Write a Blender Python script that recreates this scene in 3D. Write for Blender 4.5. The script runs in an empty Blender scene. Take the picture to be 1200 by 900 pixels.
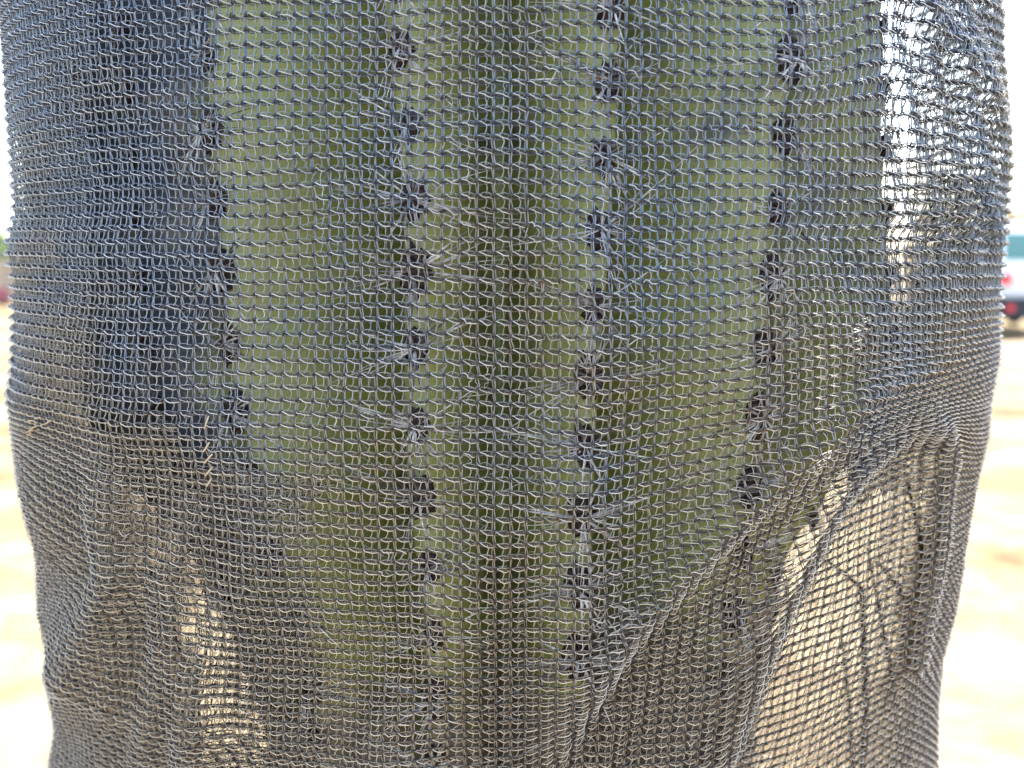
import bpy, bmesh, math, random
import numpy as np
from mathutils import Vector, Matrix

random.seed(7)
rng = np.random.default_rng(7)
scene = bpy.context.scene
col = scene.collection
R = math.radians

# ------------------------------------------------------------------ camera, sky, sun, exposure
F = 1196.0                       # focal length in pixels of the 1200 px wide photograph
PITCH = R(6.9)
CAM = np.array([0.0, 0.0, 1.40])
cd = bpy.data.cameras.new('camera')
cam = bpy.data.objects.new('camera', cd)
col.objects.link(cam)
cam.location = CAM
cam.rotation_euler = (R(90) - PITCH, 0, 0)
cd.sensor_width = 36.0
cd.lens = 36.0 * F / 1200.0
cd.clip_start = 0.01
cd.clip_end = 9000
cd.dof.use_dof = True
cd.dof.focus_distance = 0.282
cd.dof.aperture_fstop = 11.0
scene.camera = cam

SUN_EL, SUN_AZ = R(54), R(28)
w = bpy.data.worlds.new('World')
scene.world = w
w.use_nodes = True
nt = w.node_tree
sky = nt.nodes.new('ShaderNodeTexSky')
sky.sky_type = 'NISHITA'
sky.sun_disc = False
sky.sun_elevation = SUN_EL
sky.sun_rotation = SUN_AZ
sky.dust_density = 2.0
nt.links.new(sky.outputs[0], nt.nodes['Background'].inputs[0])
nt.nodes['Background'].inputs[1].default_value = 0.15

sd = bpy.data.lights.new('sun', 'SUN')
sd.energy = 3.2
sd.angle = R(0.53)
sd.color = (1.0, 0.94, 0.85)
sun = bpy.data.objects.new('sun', sd)
col.objects.link(sun)
sdir = Vector((math.sin(SUN_AZ) * math.cos(SUN_EL), math.cos(SUN_AZ) * math.cos(SUN_EL), math.sin(SUN_EL)))
sun.rotation_euler = (-sdir).to_track_quat('-Z', 'Y').to_euler()
sun.location = (3, 6, 9)

scene.view_settings.view_transform = 'Standard'
scene.view_settings.look = 'None'
scene.view_settings.exposure = 2.85
scene.view_settings.gamma = 1.0
scene.cycles.max_bounces = 8
scene.cycles.diffuse_bounces = 5
scene.cycles.transparent_max_bounces = 4

# ------------------------------------------------------------------ helpers
FW = np.array([0, math.cos(PITCH), -math.sin(PITCH)])
UP = np.array([0, math.sin(PITCH), math.cos(PITCH)])
RT = np.array([1.0, 0, 0])


def at(X, Y, d):
    """the point seen at photo pixel X, Y at a distance d along the view axis"""
    return CAM + d * (FW + (X - 600) / F * RT + (450 - Y) / F * UP)


def proj(P):
    Q = P - CAM
    d = Q @ FW
    return 600 + F * (Q @ RT) / d, 450 - F * (Q @ UP) / d, d


def tag(o, label=None, cat=None, group=None, kind=None):
    if label: o['label'] = label
    if cat: o['category'] = cat
    if group: o['group'] = group
    if kind: o['kind'] = kind
    return o


def mesh_obj(name, verts, faces, mat, parent=None, smooth=False):
    me = bpy.data.meshes.new(name)
    me.from_pydata([tuple(v) for v in verts], [], faces)
    if smooth:
        me.polygons.foreach_set('use_smooth', [True] * len(me.polygons))
    me.update()
    return link(name, me, mat, parent)


def link(name, me, mat, parent=None):
    o = bpy.data.objects.new(name, me)
    col.objects.link(o)
    if mat: me.materials.append(mat)
    if parent: o.parent = parent
    return o


def bm_obj(name, bm, mat, parent=None, smooth=False):
    me = bpy.data.meshes.new(name)
    bm.to_mesh(me)
    bm.free()
    if smooth:
        me.polygons.foreach_set('use_smooth', [True] * len(me.polygons))
    return link(name, me, mat, parent)


def empty(name, loc):
    o = bpy.data.objects.new(name, None)
    o.location = loc
    o.empty_display_size = 0.1
    col.objects.link(o)
    return o


def mat(name, color, rough=0.7, spec=0.3, metal=0.0):
    m = bpy.data.materials.new(name)
    m.use_nodes = True
    b = m.node_tree.nodes['Principled BSDF']
    b.inputs['Base Color'].default_value = (*color, 1)
    b.inputs['Roughness'].default_value = rough
    b.inputs['Specular IOR Level'].default_value = spec
    b.inputs['Metallic'].default_value = metal
    return m


class N:
    """small node-tree helper"""
    def __init__(s, m):
        s.t = m.node_tree
        s.b = s.t.nodes['Principled BSDF']
    def add(s, typ, **kw):
        n = s.t.nodes.new(typ)
        for k, v in kw.items():
            if k in n.inputs: n.inputs[k].default_value = v
            else: setattr(n, k, v)
        return n
    def ln(s, a, b): s.t.links.new(a, b)
    def noise(s, scale, detail=4, rough=0.6, vec=None):
        n = s.add('ShaderNodeTexNoise')
        n.inputs['Scale'].default_value = scale
        n.inputs['Detail'].default_value = detail
        n.inputs['Roughness'].default_value = rough
        if vec is not None: s.ln(vec, n.inputs['Vector'])
        return n.outputs['Fac']
    def ramp(s, fac, stops):
        r = s.add('ShaderNodeValToRGB')
        e = r.color_ramp.elements
        while len(e) < len(stops): e.new(0.5)
        for el, (p, c) in zip(e, stops):
            el.position = p
            el.color = (*c, 1) if len(c) == 3 else c
        s.ln(fac, r.inputs[0])
        return r.outputs[0]
    def mix(s, fac, a, b):
        m = s.add('ShaderNodeMix', data_type='RGBA')
        for sock, v in ((m.inputs[0], fac), (m.inputs[6], a), (m.inputs[7], b)):
            if isinstance(v, (int, float)): sock.default_value = v
            elif isinstance(v, tuple): sock.default_value = (*v, 1)
            else: s.ln(v, sock)
        return m.outputs[2]
    def pos(s): return s.add('ShaderNodeNewGeometry').outputs['Position']


def tube_mesh(paths, sides=5):
    """paths: list of (pts, radii); returns verts, faces of round tubes with closed ends"""
    V, Fc = [], []
    for pts, rad in paths:
        pts = [Vector(p) for p in pts]
        base = len(V)
        n = len(pts)
        for i, p in enumerate(pts):
            t = (pts[min(i + 1, n - 1)] - pts[max(i - 1, 0)]).normalized()
            a = t.cross(Vector((0.31, 0.9, 0.27))).normalized()
            b = t.cross(a)
            r = rad[i]
            for k in range(sides):
                an = 2 * math.pi * k / sides
                V.append(p + a * (r * math.cos(an)) + b * (r * math.sin(an)))
        for i in range(n - 1):
            for k in range(sides):
                k2 = (k + 1) % sides
                Fc.append((base + i * sides + k, base + i * sides + k2, base + (i + 1) * sides + k2, base + (i + 1) * sides + k))
        Fc.append(tuple(base + k for k in reversed(range(sides))))
        Fc.append(tuple(base + (n - 1) * sides + k for k in range(sides)))
    return V, Fc


def box(bm, x0, x1, y0, y1, z0, z1):
    v = [bm.verts.new(p) for p in ((x0, y0, z0), (x1, y0, z0), (x1, y1, z0), (x0, y1, z0), (x0, y0, z1), (x1, y0, z1), (x1, y1, z1), (x0, y1, z1))]
    for f in ((3, 2, 1, 0), (4, 5, 6, 7), (0, 1, 5, 4), (1, 2, 6, 5), (2, 3, 7, 6), (3, 0, 4, 7)):
        bm.faces.new([v[i] for i in f])


# ------------------------------------------------------------------ ground
m_sand = mat('sand', (0.44, 0.35, 0.24), 0.95, 0.1)
n = N(m_sand)
p = n.pos()
c = n.ramp(n.noise(0.9, 6, 0.66, p), [(0.36, (0.075, 0.045, 0.019)), (0.48, (0.175, 0.132, 0.066)), (0.60, (0.25, 0.21, 0.124))])
c = n.mix(n.ramp(n.noise(4.5, 6, 0.7, p), [(0.45, (0, 0, 0)), (0.72, (0.65, 0.65, 0.65))]), c, (0.085, 0.052, 0.024))
n.ln(c, n.b.inputs['Base Color'])
bp = n.add('ShaderNodeBump', Strength=0.6, Distance=0.05)
n.ln(n.noise(7, 8, 0.7, p), bp.inputs['Height'])
n.ln(bp.outputs[0], n.b.inputs['Normal'])


def ground_h(x, y):
    d = math.hypot(x, y - 0.4)
    k = min(1, max(0, (d - 1.0) / 5))
    return k * (0.05 * math.sin(x * 0.9 + 1) * math.sin(y * 0.7) + 0.03 * math.sin(x * 2.3 + y * 1.7))


V, Fc = [], []
rings = [0.0, 0.6, 1.2, 1.8, 2.4, 3, 3.6, 4.2, 5, 6, 7, 8, 9, 10, 11.5, 13, 15, 17, 20, 24, 30, 40, 60, 100, 200, 500, 1500, 4000]
SEG = 96
V.append((0, 0.4, 0))
for r in rings[1:]:
    for k in range(SEG):
        a = 2 * math.pi * k / SEG
        x, y = r * math.cos(a), 0.4 + r * math.sin(a)
        h = ground_h(x, y) if r < 40 else 0
        V.append((x, y, h))
for k in range(SEG):
    Fc.append((0, 1 + k, 1 + (k + 1) % SEG))
for i in range(len(rings) - 2):
    for k in range(SEG):
        a0 = 1 + i * SEG
        Fc.append((a0 + k, a0 + SEG + k, a0 + SEG + (k + 1) % SEG, a0 + (k + 1) % SEG))
tag(mesh_obj('ground', V, Fc, m_sand, smooth=True), kind='structure')

# ------------------------------------------------------------------ the cloth surface
WALES, ROWS, SUB = 228, 134, 3
ROW_H = 0.0036
Z_TOP = 1.575
gs, gr = WALES * SUB, ROWS * SUB

silL = np.array([(-200, 2), (0, 2), (50, 5), (130, 10), (230, 17), (250, 18), (290, 9), (330, 17), (440, 16), (462, 10), (500, 17), (570, 24), (650, 45), (750, 48), (800, 58), (850, 66), (900, 64), (1200, 70)], float)
silR = np.array([(-200, 1173), (0, 1173), (60, 1174), (120, 1180), (200, 1184), (300, 1174), (350, 1171), (420, 1168), (470, 1157), (510, 1155), (560, 1143), (620, 1132), (700, 1120), (760, 1103), (820, 1097), (900, 1097), (1200, 1090)], float)

# unit superellipse, evenly spaced along its length, starting at the back
NEX = 2.35
th = np.linspace(0, 2 * np.pi, 4001)
ux = np.sign(np.sin(th)) * np.abs(np.sin(th)) ** (2 / NEX)
uy = np.sign(np.cos(th)) * np.abs(np.cos(th)) ** (2 / NEX)
L = np.concatenate([[0], np.cumsum(np.hypot(np.diff(ux * .150), np.diff(uy * .115)))])
PERIM = L[-1]
tt = np.arange(gs) / gs * PERIM
cx, cy = -np.interp(tt, L, ux), np.interp(tt, L, uy)     # cy = +1 back, -1 front; cx > 0 right
# the courses lie a little closer together lower down, where the cloth sags
rowz = Z_TOP - np.arange(gr + 1) / SUB * ROW_H
zrow = np.where(rowz > 1.36, rowz, 1.36 - (1.36 - rowz) * (1 - 0.13 * np.clip((1.36 - rowz) / 0.10, 0, 1) ** .8))

B = 0.117


def smooth(a, b, x):
    t = np.clip((x - a) / (b - a), 0, 1)
    return t * t * (3 - 2 * t)


def line_dist(X, Y, poly):
    """signed pixel distance to a polyline (+ to the right of its direction on screen) and the fade beyond its ends"""
    best = np.full(X.shape, 1e9)
    sgn = np.zeros(X.shape)
    for (x0, y0), (x1, y1) in zip(poly[:-1], poly[1:]):
        dx, dy = x1 - x0, y1 - y0
        l2 = dx * dx + dy * dy
        t = np.clip(((X - x0) * dx + (Y - y0) * dy) / l2, 0, 1)
        px, py = X - x0 - t * dx, Y - y0 - t * dy
        d = np.hypot(px, py)
        s = np.sign(dx * py - dy * px)
        m = d < best
        best = np.where(m, d, best)
        sgn = np.where(m, s, sgn)
    return best * sgn


def ridge(X, Y, poly, wl, wr, amp):
    """a crease: steep on one side, soft on the other (widths in photo pixels left and right of its direction)"""
    d = line_dist(X, Y, poly)
    return amp * np.where(d < 0, np.exp(-np.abs(d) / wl * 1.2), np.exp(-np.abs(d) / wr * 1.2)) * 1.0


def ridge_g(X, Y, poly, wdt, amp):
    d = line_dist(X, Y, poly)
    return amp * np.exp(-(d / wdt) ** 2)


FOLD_A = [(1300, 330), (1150, 425), (1050, 490), (960, 560), (870, 640), (770, 728), (700, 800), (640, 900), (610, 1000)]
FOLD_B = [(1300, 330), (1190, 440), (1110, 520), (1062, 585), (985, 680), (925, 770), (872, 880), (840, 980)]


def folds(X, Y):
    """outward displacement in metres"""
    D = np.zeros(X.shape)
    # the big drape that sweeps down from the right edge to the middle of the bottom
    dA = line_dist(X, Y, FOLD_A)
    fade = smooth(430, 620, Y) * smooth(1110, 960, X)
    D += fade * 0.0055 * np.exp(-(dA / 38) ** 2)
    D -= fade * 0.003 * np.exp(-((dA + 70) / 40) ** 2)
    D += 0.0032 * np.exp(-(line_dist(X, Y, [(1300, 330), (1165, 425), (1010, 505), (900, 590), (800, 690), (720, 770), (660, 900)]) / 16) ** 2) * smooth(400, 560, Y)
    D += 0.0032 * np.exp(-(line_dist(X, Y, [(1300, 420), (1080, 520), (960, 625), (850, 730), (770, 820), (700, 950)]) / 18) ** 2) * smooth(480, 620, Y) * smooth(1120, 1020, X)
    # pinched fold from the right edge down to the bottom
    dB = line_dist(X, Y, FOLD_B)
    D += smooth(540, 720, Y) * 0.0055 * np.exp(-np.abs(dB / 26) ** 1.8)
    # upright fold by the right edge and the flap outside it
    Cp = [(1095, 520), (1082, 560), (1090, 700), (1075, 800), (1045, 930)]
    dC = line_dist(X, Y, Cp)
    D += smooth(520, 660, Y) * 0.0065 * np.exp(-np.abs(dC / 16) ** 1.6)
    # crease at the upper right
    Dp = [(1000, -60), (1050, 15), (1110, 65), (1185, 130)]
    D += ridge_g(X, Y, Dp, 22, 0.006) * smooth(260, 60, Y) * smooth(1175, 1120, X)
    D += 0.0016 * np.sin((X - 0.25 * Y) / 34 * 2 * np.pi) * smooth(1010, 1070, X) * smooth(380, 250, Y)
    # left drape
    Ep = [(110, 500), (128, 560), (140, 690), (105, 790), (70, 880), (50, 960)]
    D += ridge_g(X, Y, Ep, 22, 0.008) * smooth(500, 640, Y)
    Gp = [(205, 560), (195, 700), (240, 860), (250, 950)]
    D += ridge_g(X, Y, Gp, 26, 0.006) * smooth(560, 760, Y)
    # pleats where the slack gathers
    ph = X / 58 + 0.5 * np.sin(Y / 130)
    D += 0.0014 * np.sin(ph * 2 * np.pi) * smooth(330, 120, X) * smooth(560, 800, Y)
    # soft waves near the bottom middle
    D += 0.006 * np.exp(-((X - 515 + 0.12 * (Y - 700)) / 60) ** 2) * smooth(560, 720, Y)
    D -= 0.006 * np.exp(-((X - 592) / 45) ** 2) * smooth(560, 720, Y)
    D += 0.004 * np.exp(-((X - 680) / 45) ** 2) * smooth(600, 740, Y) * smooth(900, 780, Y)
    # the dark ribs press the cloth out a little
    for x0 in (487, 693, 897):
        D += 0.0016 * np.exp(-((X - x0) / 45) ** 2) * smooth(640, 500, Y)
    # small unevenness
    D += 0.0009 * (np.sin(X / 47 + Y / 91) + np.sin(Y / 63 - X / 120 + 2)) + 0.0005 * np.sin(X / 21 + 1.3 * np.sin(Y / 37))
    return D


def row_shift(X, Y):
    """how far a course rises (photo pixels)"""
    S = np.zeros(X.shape)
    k = np.clip((X - 690) / 400, 0, 1.2)
    S += 72 * k ** 1.3 * smooth(330, 600, Y)
    S += 48 * smooth(50, -50, line_dist(X, Y, FOLD_A)) * smooth(500, 740, Y)
    dB = line_dist(X, Y, FOLD_B)
    wB = 46 + 60 * smooth(760, 540, Y)
    S += 58 * smooth(wB, -wB, dB) * smooth(470, 740, Y) * smooth(1180, 1080, X)
    S += 55 * np.clip((150 - X) / 120, 0, 1) ** 1.5 * smooth(450, 620, Y)
    S += 11 * np.exp(-((X - 510) / 50) ** 2) * smooth(560, 690, Y)
    S -= 10 * np.exp(-((X - 592) / 45) ** 2) * smooth(560, 690, Y)
    S += 30 * np.exp(-((X - 1040) / 60) ** 2) * smooth(200, 20, Y)
    S += 16 * np.exp(-((X - 150) / 90) ** 2) * smooth(900, 760, Y) * smooth(500, 640, Y)
    S += 2.2 * np.sin(X / 83 + Y / 160) + 1.3 * np.sin(X / 37 - Y / 75) + 1.0 * np.sin(Y / 29 + X / 300)
    return S


aL = np.full(gr + 1, 0.15)
aR = np.full(gr + 1, 0.15)
yfront = 0.270 + 0.013 * smooth(1.32, 1.20, zrow) + 0.010 * smooth(1.45, 1.56, zrow)
for it in range(9):
    ax = np.where(cx[None, :] > 0, aR[:, None], aL[:, None])
    G = np.empty((gr + 1, gs, 3))
    G[..., 0] = ax * cx[None, :]
    G[..., 1] = yfront[:, None] + B + B * cy[None, :]
    G[..., 2] = zrow[:, None]
    X, Y, dep = proj(G)
    front = smooth(0.25, -0.25, np.broadcast_to(cy[None, :], X.shape))
    Nrm = np.stack([cx / 0.15, cy / B, 0 * cx], -1)
    Nrm /= np.linalg.norm(Nrm, axis=1, keepdims=True)
    back_w = 0.003 * np.sin(np.arange(gs) / gs * 2 * np.pi * 11)[None, :] * np.sin(zrow * 20)[:, None]
    D = folds(X, Y) * front + (1 - front) * back_w
    G = G + Nrm[None] * D[..., None]
    G[..., 2] += row_shift(X, Y) * front * dep / F
    X, Y, dep = proj(G)
    iR, iL = X.argmax(1), X.argmin(1)
    rr = np.arange(gr + 1)
    fR = (np.interp(Y[rr, iR], silR[:, 0], silR[:, 1]) - 600) / (X[rr, iR] - 600)
    fL = (np.interp(Y[rr, iL], silL[:, 0], silL[:, 1]) - 600) / (X[rr, iL] - 600)
    k = np.ones(7) / 7
    for arr, f in ((aR, fR), (aL, fL)):
        arr *= f ** 0.8
        arr[:] = np.convolve(np.pad(arr, 3, mode='edge'), k if it < 7 else np.array([0, 0, .25, .5, .25, 0, 0]), 'valid')

dS = np.roll(G, -1, 1) - np.roll(G, 1, 1)
dR = np.gradient(G, axis=0)
GN = np.cross(dR, dS)
GN /= np.linalg.norm(GN, axis=2, keepdims=True) + 1e-12
ctr = G.mean(1, keepdims=True)
if ((G - ctr) * GN).sum(2).mean() < 0: GN = -GN


def on_cloth(u, v):
    """cloth point and normal at wale u, course v (arrays)"""
    a = np.mod(u * SUB, gs)
    b = np.clip(v * SUB, 0, gr - 1e-6)
    i0 = np.floor(a).astype(int); j0 = np.floor(b).astype(int)
    fa = (a - i0)[..., None]; fb = (b - j0)[..., None]
    i0 %= gs
    i1 = (i0 + 1) % gs; j1 = j0 + 1
    def bl(A):
        return (A[j0, i0] * (1 - fa) + A[j0, i1] * fa) * (1 - fb) + (A[j1, i0] * (1 - fa) + A[j1, i1] * fa) * fb
    return bl(G), bl(GN)


# knit strands of one cell: (u, v down, n out) in cell units; CW is the scale of n and radii
CW = 0.0039
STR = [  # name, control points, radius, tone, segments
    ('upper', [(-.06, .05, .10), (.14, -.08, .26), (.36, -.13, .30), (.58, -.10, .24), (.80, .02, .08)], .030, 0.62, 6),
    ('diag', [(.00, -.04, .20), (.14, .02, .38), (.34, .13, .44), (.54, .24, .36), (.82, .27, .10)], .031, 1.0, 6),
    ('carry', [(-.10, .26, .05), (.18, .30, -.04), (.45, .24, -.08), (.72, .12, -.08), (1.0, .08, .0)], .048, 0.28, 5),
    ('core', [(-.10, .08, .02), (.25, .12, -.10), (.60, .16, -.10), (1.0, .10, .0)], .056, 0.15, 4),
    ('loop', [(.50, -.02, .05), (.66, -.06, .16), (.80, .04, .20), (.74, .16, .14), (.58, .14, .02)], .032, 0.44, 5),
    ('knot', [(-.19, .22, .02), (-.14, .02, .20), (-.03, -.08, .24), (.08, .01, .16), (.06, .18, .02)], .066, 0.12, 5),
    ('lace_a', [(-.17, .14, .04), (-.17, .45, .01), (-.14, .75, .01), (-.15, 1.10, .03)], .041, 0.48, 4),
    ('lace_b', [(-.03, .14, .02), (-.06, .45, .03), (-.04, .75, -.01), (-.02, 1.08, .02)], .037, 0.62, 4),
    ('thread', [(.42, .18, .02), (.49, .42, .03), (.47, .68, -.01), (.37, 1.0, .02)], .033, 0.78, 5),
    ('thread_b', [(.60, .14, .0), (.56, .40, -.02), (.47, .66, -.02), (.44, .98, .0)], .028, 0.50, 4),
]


def catmull(P, nseg):
    """P: (..., k, 3) control points -> (..., nseg+1, 3)"""
    k = P.shape[-2]
    Pe = np.concatenate([2 * P[..., :1, :] - P[..., 1:2, :], P, 2 * P[..., -1:, :] - P[..., -2:-1, :]], -2)
    out = []
    for s in np.linspace(0, k - 1, nseg + 1):
        i = min(int(s), k - 2)
        t = s - i
        p0, p1, p2, p3 = (Pe[..., i + q, :] for q in range(4))
        out.append(0.5 * (2 * p1 + (p2 - p0) * t + (2 * p0 - 5 * p1 + 4 * p2 - p3) * t * t + (3 * p1 - p0 - 3 * p2 + p3) * t ** 3))
    return np.stack(out, -2)


def knit(cells_u, cells_v, fine, sink=0.0):
    allV, allF, allT = [], [], []
    off = 0
    nc = len(cells_u)
    shear = rng.normal(0, 0.035, (nc, 1))
    slack = rng.normal(0, 0.05, (nc, 1))
    wild = 1 + 2.2 * (rng.random((nc, 1)) < 0.05)          # a few pulled or slack stitches
    for name, pts, rad, tone, seg in STR:
        if not fine:
            if name in ('thread_b', 'core', 'loop'): continue
            seg, sides = 3, 3
        else:
            sides = 5 if name == 'diag' else 4
        P = np.array(pts, float)[None].repeat(nc, 0)
        sc = 0.030 if name != 'knot' else 0.02
        P[..., 0] += rng.normal(0, sc, P.shape[:2]) * wild + shear * P[..., 1]
        P[..., 1] += rng.normal(0, sc * .8, P.shape[:2]) * wild
        P[..., 2] += rng.normal(0, 0.02, P.shape[:2]) + slack * (0.5 if name in ('diag', 'upper') else 0.2)
        C = catmull(P, seg)
        m = seg + 1
        S, Nn = on_cloth(cells_u[:, None] + C[..., 0], cells_v[:, None] + C[..., 1])
        Q = S + Nn * (C[..., 2:3] * CW - sink)
        T = np.gradient(Q, axis=1)
        T /= np.linalg.norm(T, axis=2, keepdims=True) + 1e-12
        A = np.cross(T, Nn); A /= np.linalg.norm(A, axis=2, keepdims=True) + 1e-12
        Bn = np.cross(A, T)
        flat = 1.5 if name.startswith('lace') else 1.0
        r = rad * CW * (1 + rng.normal(0, .10, (nc, 1, 1)))
        ring = []
        for k in range(sides):
            an = 2 * np.pi * (k + .5) / sides
            ring.append(Q + A * (r * flat * math.cos(an)) + Bn * (r / flat * math.sin(an)))
        Vv = np.stack(ring, 2)                               # nc, m, sides, 3
        allV.append(Vv.reshape(-1, 3))
        idx = off + np.arange(nc * m * sides).reshape(nc, m, sides)
        a = idx[:, :-1, :]; b = idx[:, 1:, :]
        f = np.stack([a, np.roll(a, -1, 2), np.roll(b, -1, 2), b], -1).reshape(-1, 4)
        allF.append(f)
        tn = tone * (1 + rng.normal(0, .10, (nc, 1, 1)))
        allT.append(np.broadcast_to(tn, (nc, m, sides)).reshape(-1))
        off += nc * m * sides
    return np.concatenate(allV), np.concatenate(allF), np.concatenate(allT)


uu, vv = np.meshgrid(np.arange(WALES), np.arange(1, ROWS - 2), indexing='ij')
uu, vv = uu.ravel().astype(float), vv.ravel().astype(float)
Pc, Nc = on_cloth(uu, vv)
Xc, Yc, dc = proj(Pc)
isf = (cy[(uu.astype(int) * SUB) % gs] < 0.35) & (Yc > -40) & (Yc < 940)
V1, F1, T1 = knit(uu[isf], vv[isf], True)
V2, F2, T2 = knit(uu[~isf], vv[~isf], False)
# the sheet goes round more than once: lower left it lies in three layers
cyc = cy[(uu.astype(int) * SUB) % gs]
patch = np.sin(Xc / 31 + 1.1 * np.sin(Yc / 43)) + np.sin(Yc / 27 + Xc / 60)
lap = (cyc < 0.6) & (Xc < 232 + 14 * np.sin(Yc / 17) - 0.10 * np.abs(Yc - 700) + 18 * np.sin(Yc / 40)) & ((Yc > 500 + 0.5 * Xc) | (Xc < 85))
lap2 = lap | ((cyc < 0.3) & (Xc < 340) & (Yc > 560) & (patch > -1.25)) | ((cyc < 0.5) & (Xc > 1002 + 12 * np.sin(Yc / 23)) & (Yc > 340 + .1 * (1180 - Xc)) & (Yc < 528 + .35 * (1180 - Xc) + 9 * np.sin(Xc / 14)))
dAc, dBc = line_dist(Xc, Yc, FOLD_A), line_dist(Xc, Yc, FOLD_B)
lap2 |= (cyc < 0) & (Yc > 630) & (dAc < -14) & (dBc > 12) & (Xc < 905)
dbl = (cyc < 0.3) & (Xc > 1000 + 10 * np.sin(Yc / 19)) & (Yc < 520)
hole = rng.random(len(uu)) + 0.22 * patch
wedge = (cyc < 0.3) & (Xc < 350) & (Xc > 150) & (Yc > 540)
lap |= wedge & (hole > 0.05)
lap |= (cyc < 0.4) & (Xc < 185) & (Yc > 495)
lap2 |= lap
lap2 |= (cyc < 0.6) & (Xc > 1078 - 15 * np.sin(Yc / 50)) & (Yc > 200)
V3, F3, T3 = knit(uu[lap2] + .45, vv[lap2] + .4, False, 0.0030)
V4, F4, T4 = knit(uu[lap] + .2, vv[lap] + .75, False, 0.0056)
V5, F5, T5 = knit(uu[dbl] + .5, vv[dbl] + .03, True, 0.0007)
wk = wedge & (rng.random(len(uu)) + .25 * patch > 0.30)
V6, F6, T6 = knit(uu[wk] + .75, vv[wk] + .25, False, 0.0075)
Vk, Fk, Tk, o_ = [], [], [], 0
for a, b, c in ((V1, F1, T1), (V2, F2, T2), (V3, F3, T3), (V4, F4, T4), (V5, F5, T5), (V6, F6, T6)):
    Vk.append(a); Fk.append(b + o_); Tk.append(c); o_ += len(a)
Vk, Fk, Tk = map(np.concatenate, (Vk, Fk, Tk))
print('knit', isf.sum(), (~isf).sum(), len(Fk))

m_yarn = mat('knitted_polyethylene', (0.2, 0.2, 0.21), 0.42, 0.5)
n = N(m_yarn)
p = n.pos()
att = n.add('ShaderNodeAttribute', attribute_name='tone').outputs['Fac']
base_grey = n.ramp(att, [(0.0, (0.009, 0.009, 0.014)), (0.30, (0.052, 0.051, 0.058)), (0.50, (0.130, 0.129, 0.134)), (0.74, (0.225, 0.220, 0.218)), (1.0, (0.50, 0.48, 0.44))])
bounce_brown = n.ramp(att, [(0.0, (0.018, 0.012, 0.009)), (0.30, (0.080, 0.059, 0.042)), (0.50, (0.190, 0.142, 0.100)), (0.74, (0.32, 0.25, 0.175)), (1.0, (0.54, 0.44, 0.32))])
# brown tint in patches; more low down paints in the warm ground bounce
sep = n.add('ShaderNodeSeparateXYZ'); n.ln(p, sep.inputs[0])
mr = n.add('ShaderNodeMapRange'); mr.inputs[1].default_value = 1.42; mr.inputs[2].default_value = 1.285
n.ln(sep.outputs[2], mr.inputs[0])
ad = n.add('ShaderNodeMath', operation='MULTIPLY_ADD'); n.ln(n.noise(24, 5, 0.55, p), ad.inputs[0]); ad.inputs[1].default_value = 1.6; 
su = n.add('ShaderNodeMath', operation='SUBTRACT'); n.ln(mr.outputs[0], su.inputs[0]); su.inputs[1].default_value = 0.64
n.ln(su.outputs[0], ad.inputs[2])
cl = n.ramp(ad.outputs[0], [(0.2, (0, 0, 0)), (0.75, (1, 1, 1))])
blue = n.ramp(att, [(0.0, (0.006, 0.008, 0.018)), (0.30, (0.044, 0.050, 0.078)), (0.50, (0.112, 0.134, 0.172)), (0.74, (0.21, 0.225, 0.250)), (1.0, (0.48, 0.48, 0.47))])  # reflected sky painted into the yarn as blue patches
bf = n.ramp(n.noise(13, 3, 0.5, p), [(0.44, (0, 0, 0)), (0.52, (1, 1, 1))])
n.ln(n.mix(cl, n.mix(bf, base_grey, blue), bounce_brown), n.b.inputs['Base Color'])
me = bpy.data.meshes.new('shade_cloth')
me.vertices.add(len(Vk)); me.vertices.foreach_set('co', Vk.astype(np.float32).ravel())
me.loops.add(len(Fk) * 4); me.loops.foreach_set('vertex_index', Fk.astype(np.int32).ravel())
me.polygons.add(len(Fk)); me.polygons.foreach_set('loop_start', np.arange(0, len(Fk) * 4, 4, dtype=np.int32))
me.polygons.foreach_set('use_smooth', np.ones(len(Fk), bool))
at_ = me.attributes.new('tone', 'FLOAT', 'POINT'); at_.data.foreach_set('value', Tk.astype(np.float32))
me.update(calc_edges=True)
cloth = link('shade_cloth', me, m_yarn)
tag(cloth, 'grey knitted shade cloth wrapped round the spiny ribbed cactus', 'shade cloth')

# ------------------------------------------------------------------ the cactus
CR = [  # depth at mid height, crest x over photo y
    (0.385, [(-200, 45), (0, 50), (400, 65), (540, 120), (620, 205), (700, 255), (850, 310), (1100, 330)]),
    (0.335, [(-200, 140), (0, 145), (400, 170), (540, 200), (620, 228), (700, 262), (750, 288), (850, 322), (1100, 335)]),
    (0.303, [(-200, 240), (100, 245), (200, 252), (450, 273), (640, 312), (720, 340), (800, 366), (1100, 375)]),
    (0.293, [(-200, 455), (0, 465), (200, 485), (330, 488), (500, 489), (600, 495), (700, 508), (900, 512)]),
    (0.291, [(-200, 725), (100, 712), (300, 700), (500, 686), (650, 680), (900, 672)]),
    (0.303, [(-200, 935), (100, 922), (400, 895), (650, 868), (800, 845), (1100, 830)]),
    (0.345, [(-200, 1034), (200, 1034), (300, 1042), (420, 1046), (500, 1020), (580, 968), (660, 915), (760, 872), (1100, 890)]),
]
NF = len(CR)
BACK = [(0.118, 0.400), (0.100, 0.446), (0.040, 0.472), (-0.040, 0.474), (-0.105, 0.452)]
Z0, Z1 = 0.0, 1.86
NZ = 150
zs = np.concatenate([np.linspace(0, 1.08, 24), np.linspace(1.09, 1.60, 104), np.linspace(1.61, Z1, 22)])


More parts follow.
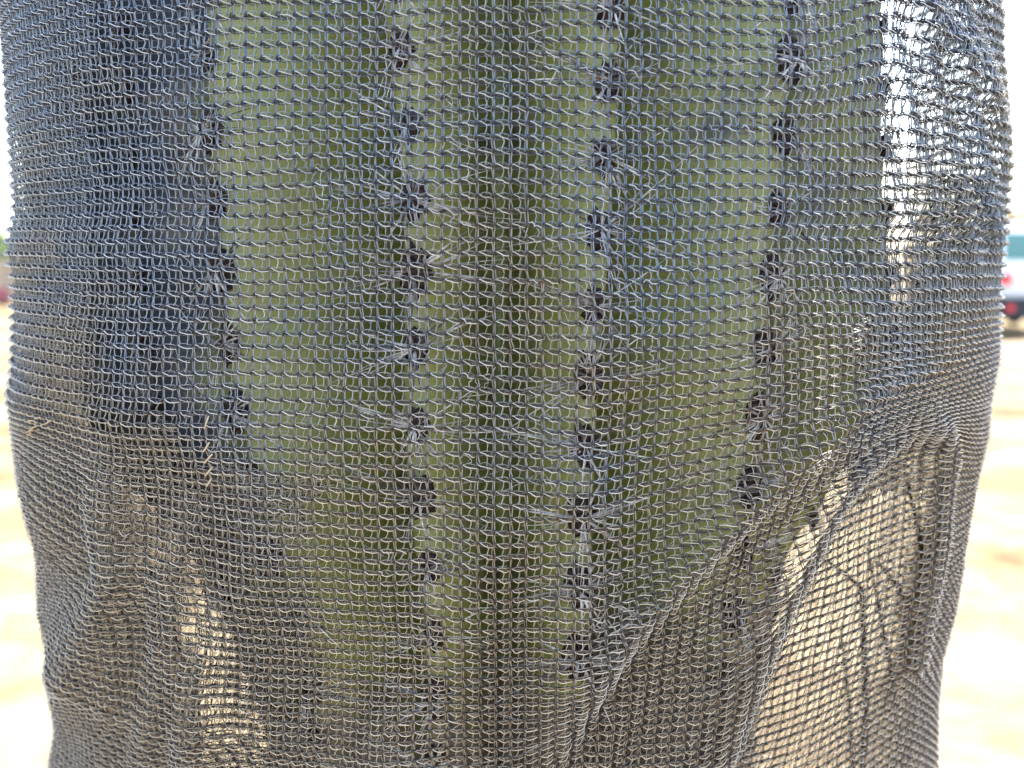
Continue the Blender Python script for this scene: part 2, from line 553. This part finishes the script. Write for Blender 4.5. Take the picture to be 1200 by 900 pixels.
def crest_pt(k, z):
    zz = min(max(z, 1.12), 1.56)
    if k < NF:
        d0, tab = CR[k]
        tab = np.array(tab, float)
        d = d0 + 0.022 * float(smooth(1.35, 1.20, np.float64(zz)))
        X = 600.0
        # solve the row: point = CAM + d*(FW + a RT + b UP), z fixed
        b = ((zz - CAM[2]) / d + math.sin(PITCH)) / math.cos(PITCH)
        Yp = 450 - b * F
        Xp = np.interp(Yp, tab[:, 0], tab[:, 1])
        P = CAM + d * (FW + (Xp - 600) / F * RT + b * UP)
        x, y = P[0], P[1]
    else:
        x, y = BACK[k - NF]
        s = 1.0 - 0.16 * float(smooth(1.36, 1.18, np.float64(zz)))
        x *= s
    # dome at the top
    t = max(0.0, (z - 1.62) / (Z1 - 1.62))
    s = math.sqrt(max(0.0, 1 - t ** 2.4))
    s = max(s, 0.02)
    cxm, cym = 0.0, 0.385
    return np.array([cxm + (x - cxm) * s, cym + (y - cym) * s])


PER = 20
ring_n = 12 * PER


def f_rib(t):
    return (1 - abs(1 - 2 * t)) ** 1.55


fr = [f_rib((i + 0.0) / PER) for i in range(PER)]
V, Fc = [], []
for z in zs:
    cs = [crest_pt(k, z) for k in range(12)]
    cmid = sum(cs) / 12
    for k in range(12):
        a, b = cs[k], cs[(k + 1) % 12]
        chord = np.linalg.norm(b - a)
        mid = (a + b) / 2
        inw = (cmid - mid); inw /= np.linalg.norm(inw) + 1e-9
        depth = (1.15 if k < 2 else 1.1 if k == 3 else 0.86) * chord * (1 + 0.05 * math.sin(z * 40 + k))
        for i in range(PER):
            t = i / PER
            pnt = a + (b - a) * t + inw * depth * fr[i]
            # shallow notches between the areoles on the crest
            nt_ = 0.0006 * math.cos(2 * math.pi * z / 0.0195) * max(0, 1 - 6 * min(t, 1 - t))
            V.append((pnt[0] + inw[0] * nt_, pnt[1] + inw[1] * nt_, z))
V.append((0, 0.385, Z1 + 0.004))
nz = len(zs)
for j in range(nz - 1):
    for i in range(ring_n):
        i2 = (i + 1) % ring_n
        Fc.append((j * ring_n + i, j * ring_n + i2, (j + 1) * ring_n + i2, (j + 1) * ring_n + i))
for i in range(ring_n):
    Fc.append(((nz - 1) * ring_n + i, (nz - 1) * ring_n + (i + 1) % ring_n, len(V) - 1))

m_green = mat('cactus_skin', (0.13, 0.17, 0.05), 0.5, 0.4)
n = N(m_green)
p = n.pos()
c = n.ramp(n.noise(38, 5, 0.6, p), [(0.3, (0.128, 0.132, 0.030)), (0.52, (0.195, 0.190, 0.038)), (0.72, (0.26, 0.24, 0.052))])
sp = n.ramp(n.noise(160, 5, 0.7, p), [(0.53, (0, 0, 0)), (0.64, (0.8, 0.8, 0.8))])
c = n.mix(sp, c, (0.30, 0.27, 0.13))
sp = n.ramp(n.noise(55, 6, 0.75, p), [(0.58, (0, 0, 0)), (0.66, (0.7, 0.7, 0.7))])
c = n.mix(sp, c, (0.16, 0.12, 0.08))
ca = n.add('ShaderNodeAttribute', attribute_name='crest').outputs['Fac']
c = n.mix(n.ramp(ca, [(0.35, (0, 0, 0)), (0.9, (.75, .75, .75))]), c, (0.38, 0.355, 0.11))
c = n.mix(n.ramp(ca, [(0.86, (0, 0, 0)), (0.98, (.22, .22, .22))]), c, (0.085, 0.068, 0.062))   # the corky line that joins the areoles
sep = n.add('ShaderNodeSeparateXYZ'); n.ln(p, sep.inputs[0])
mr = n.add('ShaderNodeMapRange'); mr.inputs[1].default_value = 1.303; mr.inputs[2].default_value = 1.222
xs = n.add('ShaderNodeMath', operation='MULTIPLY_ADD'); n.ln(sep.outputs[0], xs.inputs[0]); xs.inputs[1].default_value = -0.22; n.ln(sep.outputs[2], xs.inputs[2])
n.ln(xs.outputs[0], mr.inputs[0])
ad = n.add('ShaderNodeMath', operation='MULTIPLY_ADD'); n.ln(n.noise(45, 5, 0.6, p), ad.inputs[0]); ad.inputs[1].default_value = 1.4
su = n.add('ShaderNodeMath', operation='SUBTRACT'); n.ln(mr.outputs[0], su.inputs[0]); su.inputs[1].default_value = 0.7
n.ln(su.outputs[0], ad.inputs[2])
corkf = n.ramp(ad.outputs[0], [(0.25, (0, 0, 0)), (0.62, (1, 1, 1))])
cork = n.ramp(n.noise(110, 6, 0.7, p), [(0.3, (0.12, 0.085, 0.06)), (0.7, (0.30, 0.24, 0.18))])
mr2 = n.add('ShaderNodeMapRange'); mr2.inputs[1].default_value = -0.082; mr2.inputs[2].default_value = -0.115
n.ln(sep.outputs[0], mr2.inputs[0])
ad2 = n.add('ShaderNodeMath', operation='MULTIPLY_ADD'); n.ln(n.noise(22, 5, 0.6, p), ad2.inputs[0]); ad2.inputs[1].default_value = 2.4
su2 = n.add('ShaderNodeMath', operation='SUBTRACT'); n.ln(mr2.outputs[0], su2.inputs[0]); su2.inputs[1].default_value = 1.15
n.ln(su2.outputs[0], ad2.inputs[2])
left_shade = n.ramp(ad2.outputs[0], [(0.25, (0, 0, 0)), (0.6, (1, 1, 1))])  # shade of the stem's left side, painted into the skin as dark patches
left_shade_col = n.ramp(n.noise(30, 5, 0.6, p), [(0.42, (0.018, 0.020, 0.030)), (0.53, (0.05, 0.045, 0.045)), (0.62, (0.16, 0.125, 0.085))])
n.ln(n.mix(left_shade, n.mix(corkf, c, cork), left_shade_col), n.b.inputs['Base Color'])
bp = n.add('ShaderNodeBump', Strength=0.35, Distance=0.001)
n.ln(n.noise(300, 4, 0.6, p), bp.inputs['Height'])
n.ln(bp.outputs[0], n.b.inputs['Normal'])

cactus = empty('ribbed_cactus', (0, 0.385, 0))
tag(cactus, 'green columnar cactus with spiny ribs standing inside the grey shade cloth', 'cactus')
Vl = [(x, y - 0.385, z) for x, y, z in V]
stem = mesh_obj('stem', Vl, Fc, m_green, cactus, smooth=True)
cr_ = stem.data.attributes.new('crest', 'FLOAT', 'POINT')
cr_.data.foreach_set('value', [max(0.0, 1 - 2 * min((i % PER) / PER, 1 - (i % PER) / PER)) for i in range(nz * ring_n)] + [0.0])

m_wool = mat('areole_wool', (0.022, 0.016, 0.016), 0.95, 0.1)
n = N(m_wool)
n.ln(n.ramp(n.noise(700, 3, .6, n.pos()), [(0.35, (0.016, 0.011, 0.010)), (0.7, (0.085, 0.055, 0.042))]), n.b.inputs['Base Color'])
m_spine = mat('spine', (0.45, 0.38, 0.33), 0.45, 0.5)
n = N(m_spine)
n.ln(n.ramp(n.noise(90, 4, .65, n.pos()), [(0.36, (0.05, 0.04, 0.04)), (0.46, (0.17, 0.14, 0.13)), (0.55, (0.48, 0.42, 0.37)), (0.64, (0.85, 0.79, 0.70))]), n.b.inputs['Base Color'])


def areole_mesh(seed):
    r = random.Random(seed)
    bm = bmesh.new()
    bmesh.ops.create_icosphere(bm, subdivisions=3, radius=1)
    for v in bm.verts:
        q = 1 + 0.22 * math.sin(v.co.x * 9 + seed) * math.sin(v.co.z * 8 + 2 * seed) + r.uniform(-.1, .1)
        v.co = Vector((v.co.x * 0.0034 * q, v.co.y * 0.0026 * q, v.co.z * 0.0050 * q))
    me = bpy.data.meshes.new('areole')
    bm.to_mesh(me); bm.free()
    me.materials.append(m_wool)
    return me


def spine_mesh(seed, side=1.0):
    """x along the rib face, y outwards is -y, z up"""
    r = random.Random(seed)
    paths = []
    for i in range(r.randint(16, 20)):
        an = r.uniform(0, 2 * math.pi)
        # more of them along the rib (up and down) and to the sides
        el = r.uniform(0.12, 0.55)
        ln = r.uniform(0.010, 0.021)
        if i < 4:
            an = r.choice([math.pi / 2, -math.pi / 2]) + r.gauss(0, .22); ln = r.uniform(.013, .022)
        elif i < 15:
            an = r.choice([0, math.pi]) + r.gauss(0, .38); ln = r.uniform(.015, .031); el = r.uniform(-.1, .28)
        d = Vector((math.cos(an) * math.cos(el), -math.sin(el), math.sin(an) * math.cos(el)))
        bend = Vector((r.gauss(0, .1), 0.12, r.gauss(0, .1)))
        pts, rad = [], []
        r0 = r.uniform(.00022, .00042)
        for q in range(6):
            t = q / 5
            pts.append(Vector((r.gauss(0, .0), -0.0006, 0)) + d * (ln * t) + bend * (ln * t * t) + Vector((0, 0.0, 0)))
            rad.append(r0 * (1 - 0.88 * t ** 1.5))
        paths.append((pts, rad))
    V, Fc = tube_mesh(paths, 5)
    me = bpy.data.meshes.new('spine_cluster')
    me.from_pydata([tuple(v) for v in V], [], Fc)
    me.polygons.foreach_set('use_smooth', [True] * len(me.polygons))
    me.materials.append(m_spine)
    return me


AM = [areole_mesh(i) for i in range(4)]
SM = [spine_mesh(100 + i) for i in range(9)]
rr_ = random.Random(5)
for k in range(1, NF):
    z = 1.475 + rr_.uniform(-.006, .006)
    cnt = 0
    while z > 1.205 and cnt < 14:
        q = crest_pt(k, z)
        outw = np.array([q[0], q[1] - 0.385]); outw /= np.linalg.norm(outw)
        if k == 3 or k == 4: outw = (outw + np.array([0, -1.0])) / 2; outw /= np.linalg.norm(outw)
        ang = math.atan2(outw[0], -outw[1])
        o = bpy.data.objects.new('areole', AM[rr_.randrange(4)])
        col.objects.link(o); o.parent = cactus
        o.location = (q[0] + outw[0] * .0006, q[1] - 0.385 + outw[1] * .0006, z)
        o.rotation_euler = (0, rr_.uniform(-.15, .15), ang)
        s = rr_.uniform(.8, 1.25) * {1: .75, 6: .6}.get(k, 1.1)
        o.scale = (s, s, s * rr_.uniform(.9, 1.2))
        c_ = bpy.data.objects.new('spine_cluster', SM[rr_.randrange(9)])
        col.objects.link(c_); c_.parent = o
        c_.location = (0, -0.0014, 0)
        c_.scale = (.95, .95, .85)
        c_.rotation_euler = (rr_.uniform(-.15, .15), rr_.uniform(-.2, .2), 0)
        z -= rr_.uniform(.0198, .0222)
        cnt += 1

# ------------------------------------------------------------------ straw caught in the cloth
m_straw = mat('dry_straw', (0.50, 0.37, 0.22), 0.7, 0.3)


def cloth_at(X, Y):
    """nearest course/wale of the front cloth seen at photo pixel X, Y"""
    d = np.where(isf, (Xc - X) ** 2 + (Yc - Y) ** 2 + np.where((Nc @ FW) > 0, 1e6, 0), 1e9)
    i = int(d.argmin())
    return Pc[i], Nc[i]


def straw(paths_px, rad, lift=0.0018):
    out = []
    for pp in paths_px:
        pts = []
        for (X, Y) in pp:
            P, Nn = cloth_at(X, Y)
            dd = (P - CAM) @ FW
            Q = at(X, Y, dd) + Nn * lift
            pts.append(Q)
        out.append((pts, [rad] * len(pts)))
    return out


def straw_obj(name, paths, label, cat, group=None):
    base = Vector(paths[0][0][0])
    V, Fc = tube_mesh(paths, 5)
    o = mesh_obj(name, [Vector(v) - base for v in V], Fc, m_straw, smooth=True)
    o.location = base
    return tag(o, label, cat, group)


rs = random.Random(11)
tuft = []
for i in range(16):
    x, y = 38 + rs.gauss(0, 7), 494 + rs.gauss(0, 10)
    a = rs.uniform(0, math.pi); l = rs.uniform(3, 7)
    tuft.append([(x - l * math.cos(a), y - l * math.sin(a)), (x + rs.gauss(0, 2), y + rs.gauss(0, 2)), (x + l * math.cos(a), y + l * math.sin(a))])
straw_obj('straw_tuft', straw(tuft, 0.0002), 'small tangled tuft of pale straw snagged in the left edge of the cloth', 'straw')
for (x0, y0, x1, y1) in ((244, 502, 249, 487), (243, 528, 250, 517), (244, 541, 253, 531), (245, 556, 254, 545), (247, 568, 253, 558)):
    straw_obj('straw_piece', straw([[(x0, y0), ((x0 + x1) / 2, (y0 + y1) / 2), (x1, y1)]], 0.00024),
              'short tan straw stuck through the cloth, one of five in an upright row', 'straw', 'five short straws in an upright row')

# ------------------------------------------------------------------ dry weed between the cactus and the back of the cloth
m_stalk = mat('dead_stalk', (0.07, 0.055, 0.045), 0.9, 0.1)
rw = random.Random(9)
base = Vector((0.115, 0.452, 0.0))
paths = []
for (xa, ya, xb, yb, d) in ((1062, 560, 1085, 690, .40), (1016, 640, 1060, 905, .42), (985, 735, 1000, 930, .43), (1080, 660, 1062, 900, .41), (965, 655, 1010, 690, .40), (1025, 655, 1062, 705, .42)):
    A_, B_ = Vector(at(xa, ya, d)), Vector(at(xb, yb, d + .01))
    root_ = base + Vector((rw.uniform(-.006, .006), rw.uniform(-.006, .006), 0))
    M_ = B_ + (B_ - A_) * .25 + Vector((0, 0, -.05))
    pts = [root_, root_ * .5 + M_ * .5 + Vector((.006, .004, 0)), M_, B_, (A_ + B_) / 2 + Vector((.0012, 0, 0)), A_]
    paths.append(([q - base for q in pts], [.0022, .0018, .0014, .0012, .0010, .0006]))
Vw, Fw = tube_mesh(paths, 6)
weed = mesh_obj('dry_weed', Vw, Fw, m_stalk, smooth=True)
weed.location = base
tag(weed, 'thin dark dry weed stalks showing through the mesh right of the cactus', 'weed')

# ------------------------------------------------------------------ things far behind
m_white = mat('white_paint', (0.78, 0.79, 0.80), 0.35, 0.5)
m_glass = mat('tinted_window', (0.06, 0.20, 0.21), 0.12, 0.6)
m_black = mat('black_plastic', (0.02, 0.02, 0.025), 0.6, 0.4)
m_tyre = mat('tyre_rubber', (0.02, 0.02, 0.02), 0.85, 0.2)
m_rim = mat('steel_rim', (0.45, 0.45, 0.46), 0.35, 0.5, 0.8)
m_red = mat('red_lens', (0.62, 0.03, 0.05), 0.25, 0.6)

van = empty('parked_van', (0, 0, 0))
tag(van, 'white van with red rear lamps parked beyond the cloth at the right edge', 'van')
VW, VL, VH = 1.94, 5.0, 2.06
bm = bmesh.new()
prof = [(-VW / 2, 0.52), (VW / 2, 0.52), (VW / 2, 1.15), (VW / 2 - .02, 1.35), (VW / 2 - .14, 1.98), (VW / 2 - .32, VH), (-VW / 2 + .32, VH), (-VW / 2 + .14, 1.98), (-VW / 2 + .02, 1.35), (-VW / 2, 1.15)]
ys = [(0.0, 1.0, 0), (0.06, 1.0, 1), (3.2, 1.0, 1), (4.0, .62, 1), (4.95, .52, 1), (5.0, .45, 1)]
rings_ = []
for yy, hs, _ in ys:
    ring = []
    for (x, z) in prof:
        zz = z if z < 1.2 else 1.2 + (z - 1.2) * max(0, (hs - .5) / .5)
        ring.append(bm.verts.new((x, yy, zz)))
    rings_.append(ring)
for a, b in zip(rings_[:-1], rings_[1:]):
    for i in range(len(prof)):
        j = (i + 1) % len(prof)
        bm.faces.new((a[i], a[j], b[j], b[i]))
bm.faces.new(list(reversed(rings_[0]))); bm.faces.new(rings_[-1])
bmesh.ops.bevel(bm, geom=bm.edges[:], offset=0.02, segments=2, affect='EDGES')
bm_obj('body', bm, m_white, van, True)
def vbox(name, m, *a):
    bm = bmesh.new(); box(bm, *a)
    bmesh.ops.bevel(bm, geom=bm.edges[:], offset=0.012, segments=2, affect='EDGES')
    return bm_obj(name, bm, m, van)
vbox('rear_window', m_glass, -.74, -.03, -.02, .02, 1.38, 1.88)
vbox('rear_window', m_glass, .03, .74, -.02, .02, 1.38, 1.88)
vbox('bumper', m_black, -VW / 2 - .01, VW / 2 + .01, -.12, .1, .34, .72)
vbox('side_window', m_glass, -VW / 2 - .012, -VW / 2 + .12, 1.2, 2.9, 1.32, 1.75)
vbox('side_window', m_glass, VW / 2 - .12, VW / 2 + .012, 1.2, 2.9, 1.32, 1.75)
vbox('door_handle', m_black, .05, .19, -.03, .01, 1.02, 1.07)
for sx in (-1, 1):
    for nm, zc, rad_, yy in (('tail_lamp', 1.05, .125, -.035), ('reflector', .53, .075, -.135)):
        bm = bmesh.new()
        bmesh.ops.create_cone(bm, cap_ends=True, segments=24, radius1=rad_, radius2=rad_ * .85, depth=.05)
        bmesh.ops.rotate(bm, verts=bm.verts, cent=(0, 0, 0), matrix=Matrix.Rotation(R(90), 3, 'X'))
        bmesh.ops.translate(bm, verts=bm.verts, vec=(sx * (.70 if nm == 'tail_lamp' else .62), yy, zc))
        bm_obj(nm, bm, m_red, van)
    for yw in (0.95, 4.15):
        wo = empty('wheel', (sx * (VW / 2 - .12), yw, .34)); wo.parent = van
        bm = bmesh.new()
        bmesh.ops.create_cone(bm, cap_ends=True, segments=28, radius1=.34, radius2=.34, depth=.24)
        bmesh.ops.bevel(bm, geom=[e for e in bm.edges if len(e.link_faces) == 2 and any(len(f.verts) > 4 for f in e.link_faces)], offset=.04, segments=3, affect='EDGES')
        bmesh.ops.rotate(bm, verts=bm.verts, cent=(0, 0, 0), matrix=Matrix.Rotation(R(90), 3, 'Y'))
        bm_obj('tyre', bm, m_tyre, wo, True)
        bm = bmesh.new()
        bmesh.ops.create_cone(bm, cap_ends=True, segments=24, radius1=.21, radius2=.17, depth=.05)
        bmesh.ops.rotate(bm, verts=bm.verts, cent=(0, 0, 0), matrix=Matrix.Rotation(R(90 * sx), 3, 'Y'))
        bmesh.ops.translate(bm, verts=bm.verts, vec=(sx * .12, 0, 0))
        bm_obj('rim', bm, m_rim, wo)
VD = 18.2
pv = at(1163, 300, VD)
van.location = (pv[0] + VW / 2 + .02, pv[1], 0.02)
van.rotation_euler = (0, 0, R(-8))

# low bank of dirt below the van
def bank(name, x0, x1, y0, dep_, h, m_, seed):
    r = random.Random(seed)
    V, Fc = [], []
    nx, ny = 60, 14
    for j in range(ny + 1):
        for i in range(nx + 1):
            a, b = i / nx, j / ny
            hh = h * math.sin(math.pi * b) ** 1.2 * (math.sin(math.pi * a) ** .5) * (1 + .25 * math.sin(a * 17 + seed) + r.uniform(-.08, .08)) if 0 < j < ny and 0 < i < nx else -0.12
            V.append((x0 + (x1 - x0) * a, y0 + dep_ * b + .3 * math.sin(a * 9), hh))
    for j in range(ny):
        for i in range(nx):
            q = j * (nx + 1) + i
            Fc.append((q, q + 1, q + nx + 2, q + nx + 1))
    return tag(mesh_obj(name, V, Fc, m_, smooth=True), kind='structure')
m_dirt = mat('brown_dirt', (0.27, 0.18, 0.11), 0.95, 0.1)
n = N(m_dirt)
n.ln(n.ramp(n.noise(2.5, 7, .7, n.pos()), [(.3, (.17, .11, .07)), (.7, (.36, .26, .16))]), n.b.inputs['Base Color'])
bank('terrain', 6.0, 19, 14.4, 2.2, 0.26, m_dirt, 3)


# trees: tapered trunk, limbs and leaf clumps
def tree(name, label, base, height, crown_r, leaf_col, seed, dense=900, leaf=0.16):
    r = random.Random(seed)
    root = empty(name, base)
    tag(root, label, 'tree')
    mb = mat('bark', (0.16, 0.12, 0.09), .9, .1)
    ml = mat('leaves', leaf_col, .6, .3)
    nn = N(ml)
    cc = tuple(v * .55 for v in leaf_col); cl_ = tuple(min(1, v * 1.5) for v in leaf_col)
    nn.ln(nn.ramp(nn.noise(.9, 3, .6, nn.pos()), [(.35, cc), (.65, cl_)]), nn.b.inputs['Base Color'])
    paths = [([(0, 0, 0), (.05, .03, height * .25), (-.04, .05, height * .5), (.03, 0, height * .8)], [height * .035, height * .028, height * .02, height * .008])]
    tips = []
    for i in range(12):
        a = r.uniform(0, 2 * math.pi); z0 = height * r.uniform(.3, .6)
        rr = crown_r * r.uniform(.5, .95)
        e = Vector((rr * math.cos(a), rr * math.sin(a), z0 + height * r.uniform(.08, .38)))
        paths.append(([(0, 0, z0), e * .5 + Vector((0, 0, z0 * .5 + r.uniform(0, .2))), e], [height * .014, height * .009, height * .004]))
        tips.append(e); tips.append(e * .65 + Vector((0, 0, z0 * .35)))
    tips.append(Vector((0, 0, height * .9)))
    Vt, Ft = tube_mesh(paths, 7)
    mesh_obj('trunk', Vt, Ft, mb, root, True)
    V, Fc = [], []
    for i in range(dense):
        t = r.choice(tips)
        g = crown_r * .24
        c0 = t + Vector((r.gauss(0, g), r.gauss(0, g), r.gauss(0, g * .8)))
        ax = Vector((r.gauss(0, 1), r.gauss(0, 1), r.gauss(0, 1))).normalized()
        bx = ax.cross(Vector((r.gauss(0, 1), r.gauss(0, 1), r.gauss(0, 1)))).normalized()
        s = leaf * r.uniform(.6, 1.3)
        b0 = len(V)
        V += [c0 - ax * s, c0 + bx * s * .45, c0 + ax * s, c0 - bx * s * .45]
        Fc.append((b0, b0 + 1, b0 + 2, b0 + 3))
    mesh_obj('crown', V, Fc, ml, root)
    return root


q = at(2, 300, 42)
tree('leafy_tree', 'pale green leafy tree rising behind the tan wall beyond the left edge', (q[0] - 0.6, q[1], 0), 2.75, 1.5, (0.10, 0.14, 0.05), 21, 2400, .15)
q = at(1212, 300, 30)
tree('dry_tree', 'dry tan tree standing behind the white van at the right edge', (q[0] + .3, q[1], 0), 3.2, 1.5, (0.30, 0.22, 0.12), 22, 2600, .13)

# tan wall on the left with its coping
m_wall = mat('tan_render', (0.40, 0.30, 0.20), .9, .1)
n = N(m_wall)
n.ln(n.ramp(n.noise(3, 6, .65, n.pos()), [(.3, (.30, .20, .13)), (.7, (.47, .37, .26))]), n.b.inputs['Base Color'])
q0, q1 = at(-330, 300, 34), at(150, 300, 33)
wall = empty('garden_wall', ((q0[0] + q1[0]) / 2, q0[1], 0))
tag(wall, 'low tan rendered wall across the sand beyond the left edge', 'wall')
bm = bmesh.new(); hw = (q1[0] - q0[0]) / 2
box(bm, -hw, hw, -.12, .12, -.1, 1.32)
bmesh.ops.subdivide_edges(bm, edges=bm.edges[:], cuts=3)
bm_obj('wall_body', bm, m_wall, wall)
bm = bmesh.new(); box(bm, -hw - .03, hw + .03, -.17, .17, 1.323, 1.42)
bmesh.ops.bevel(bm, geom=bm.edges[:], offset=.02, segments=2, affect='EDGES')
bm_obj('coping', bm, mat('pale_coping', (.55, .47, .36), .9, .1), wall)

# red-violet flowering bush in front of the wall
q = at(3, 345, 30)
r = random.Random(31)
bush = empty('flowering_bush', (q[0], q[1], 0))
tag(bush, 'small bush with red violet flowers in front of the tan wall', 'bush')
Vs, Fs, Vf, Ff = [], [], [], []
paths = []
for i in range(14):
    a = r.uniform(0, 6.28); e = Vector((.28 * math.cos(a) * r.random(), .28 * math.sin(a) * r.random(), r.uniform(.3, .62)))
    paths.append(([(0, 0, 0), e * .5 + Vector((0, 0, .05)), e], [.014, .009, .004]))
    for j in range(26):
        c0 = e * r.uniform(.45, 1.1) + Vector((r.gauss(0, .08), r.gauss(0, .08), r.gauss(0, .07)))
        ax = Vector((r.gauss(0, 1), r.gauss(0, 1), r.gauss(0, 1))).normalized()
        bx = ax.cross(Vector((r.gauss(0, 1), 1, r.gauss(0, 1)))).normalized()
        tv, tf = (Vf, Ff) if j % 2 else (Vs, Fs)
        b0 = len(tv); s = .05
        tv += [c0 - ax * s, c0 + bx * s * .6, c0 + ax * s, c0 - bx * s * .6]; tf.append((b0, b0 + 1, b0 + 2, b0 + 3))
v_, f_ = tube_mesh(paths, 5)
mesh_obj('stems', v_, f_, mat('woody_stem', (.15, .1, .07), .9, .1), bush)
m_bush = mat('bush_foliage', (.07, .1, .04), .6, .3)
n = N(m_bush)
n.ln(n.ramp(n.noise(9, 2, .5, n.pos()), [(.48, (.07, .1, .04)), (.54, (.45, .05, .16))]), n.b.inputs['Base Color'])
mesh_obj('foliage', Vs + Vf, Fs + [tuple(i + len(Vs) for i in f) for f in Ff], m_bush, bush)
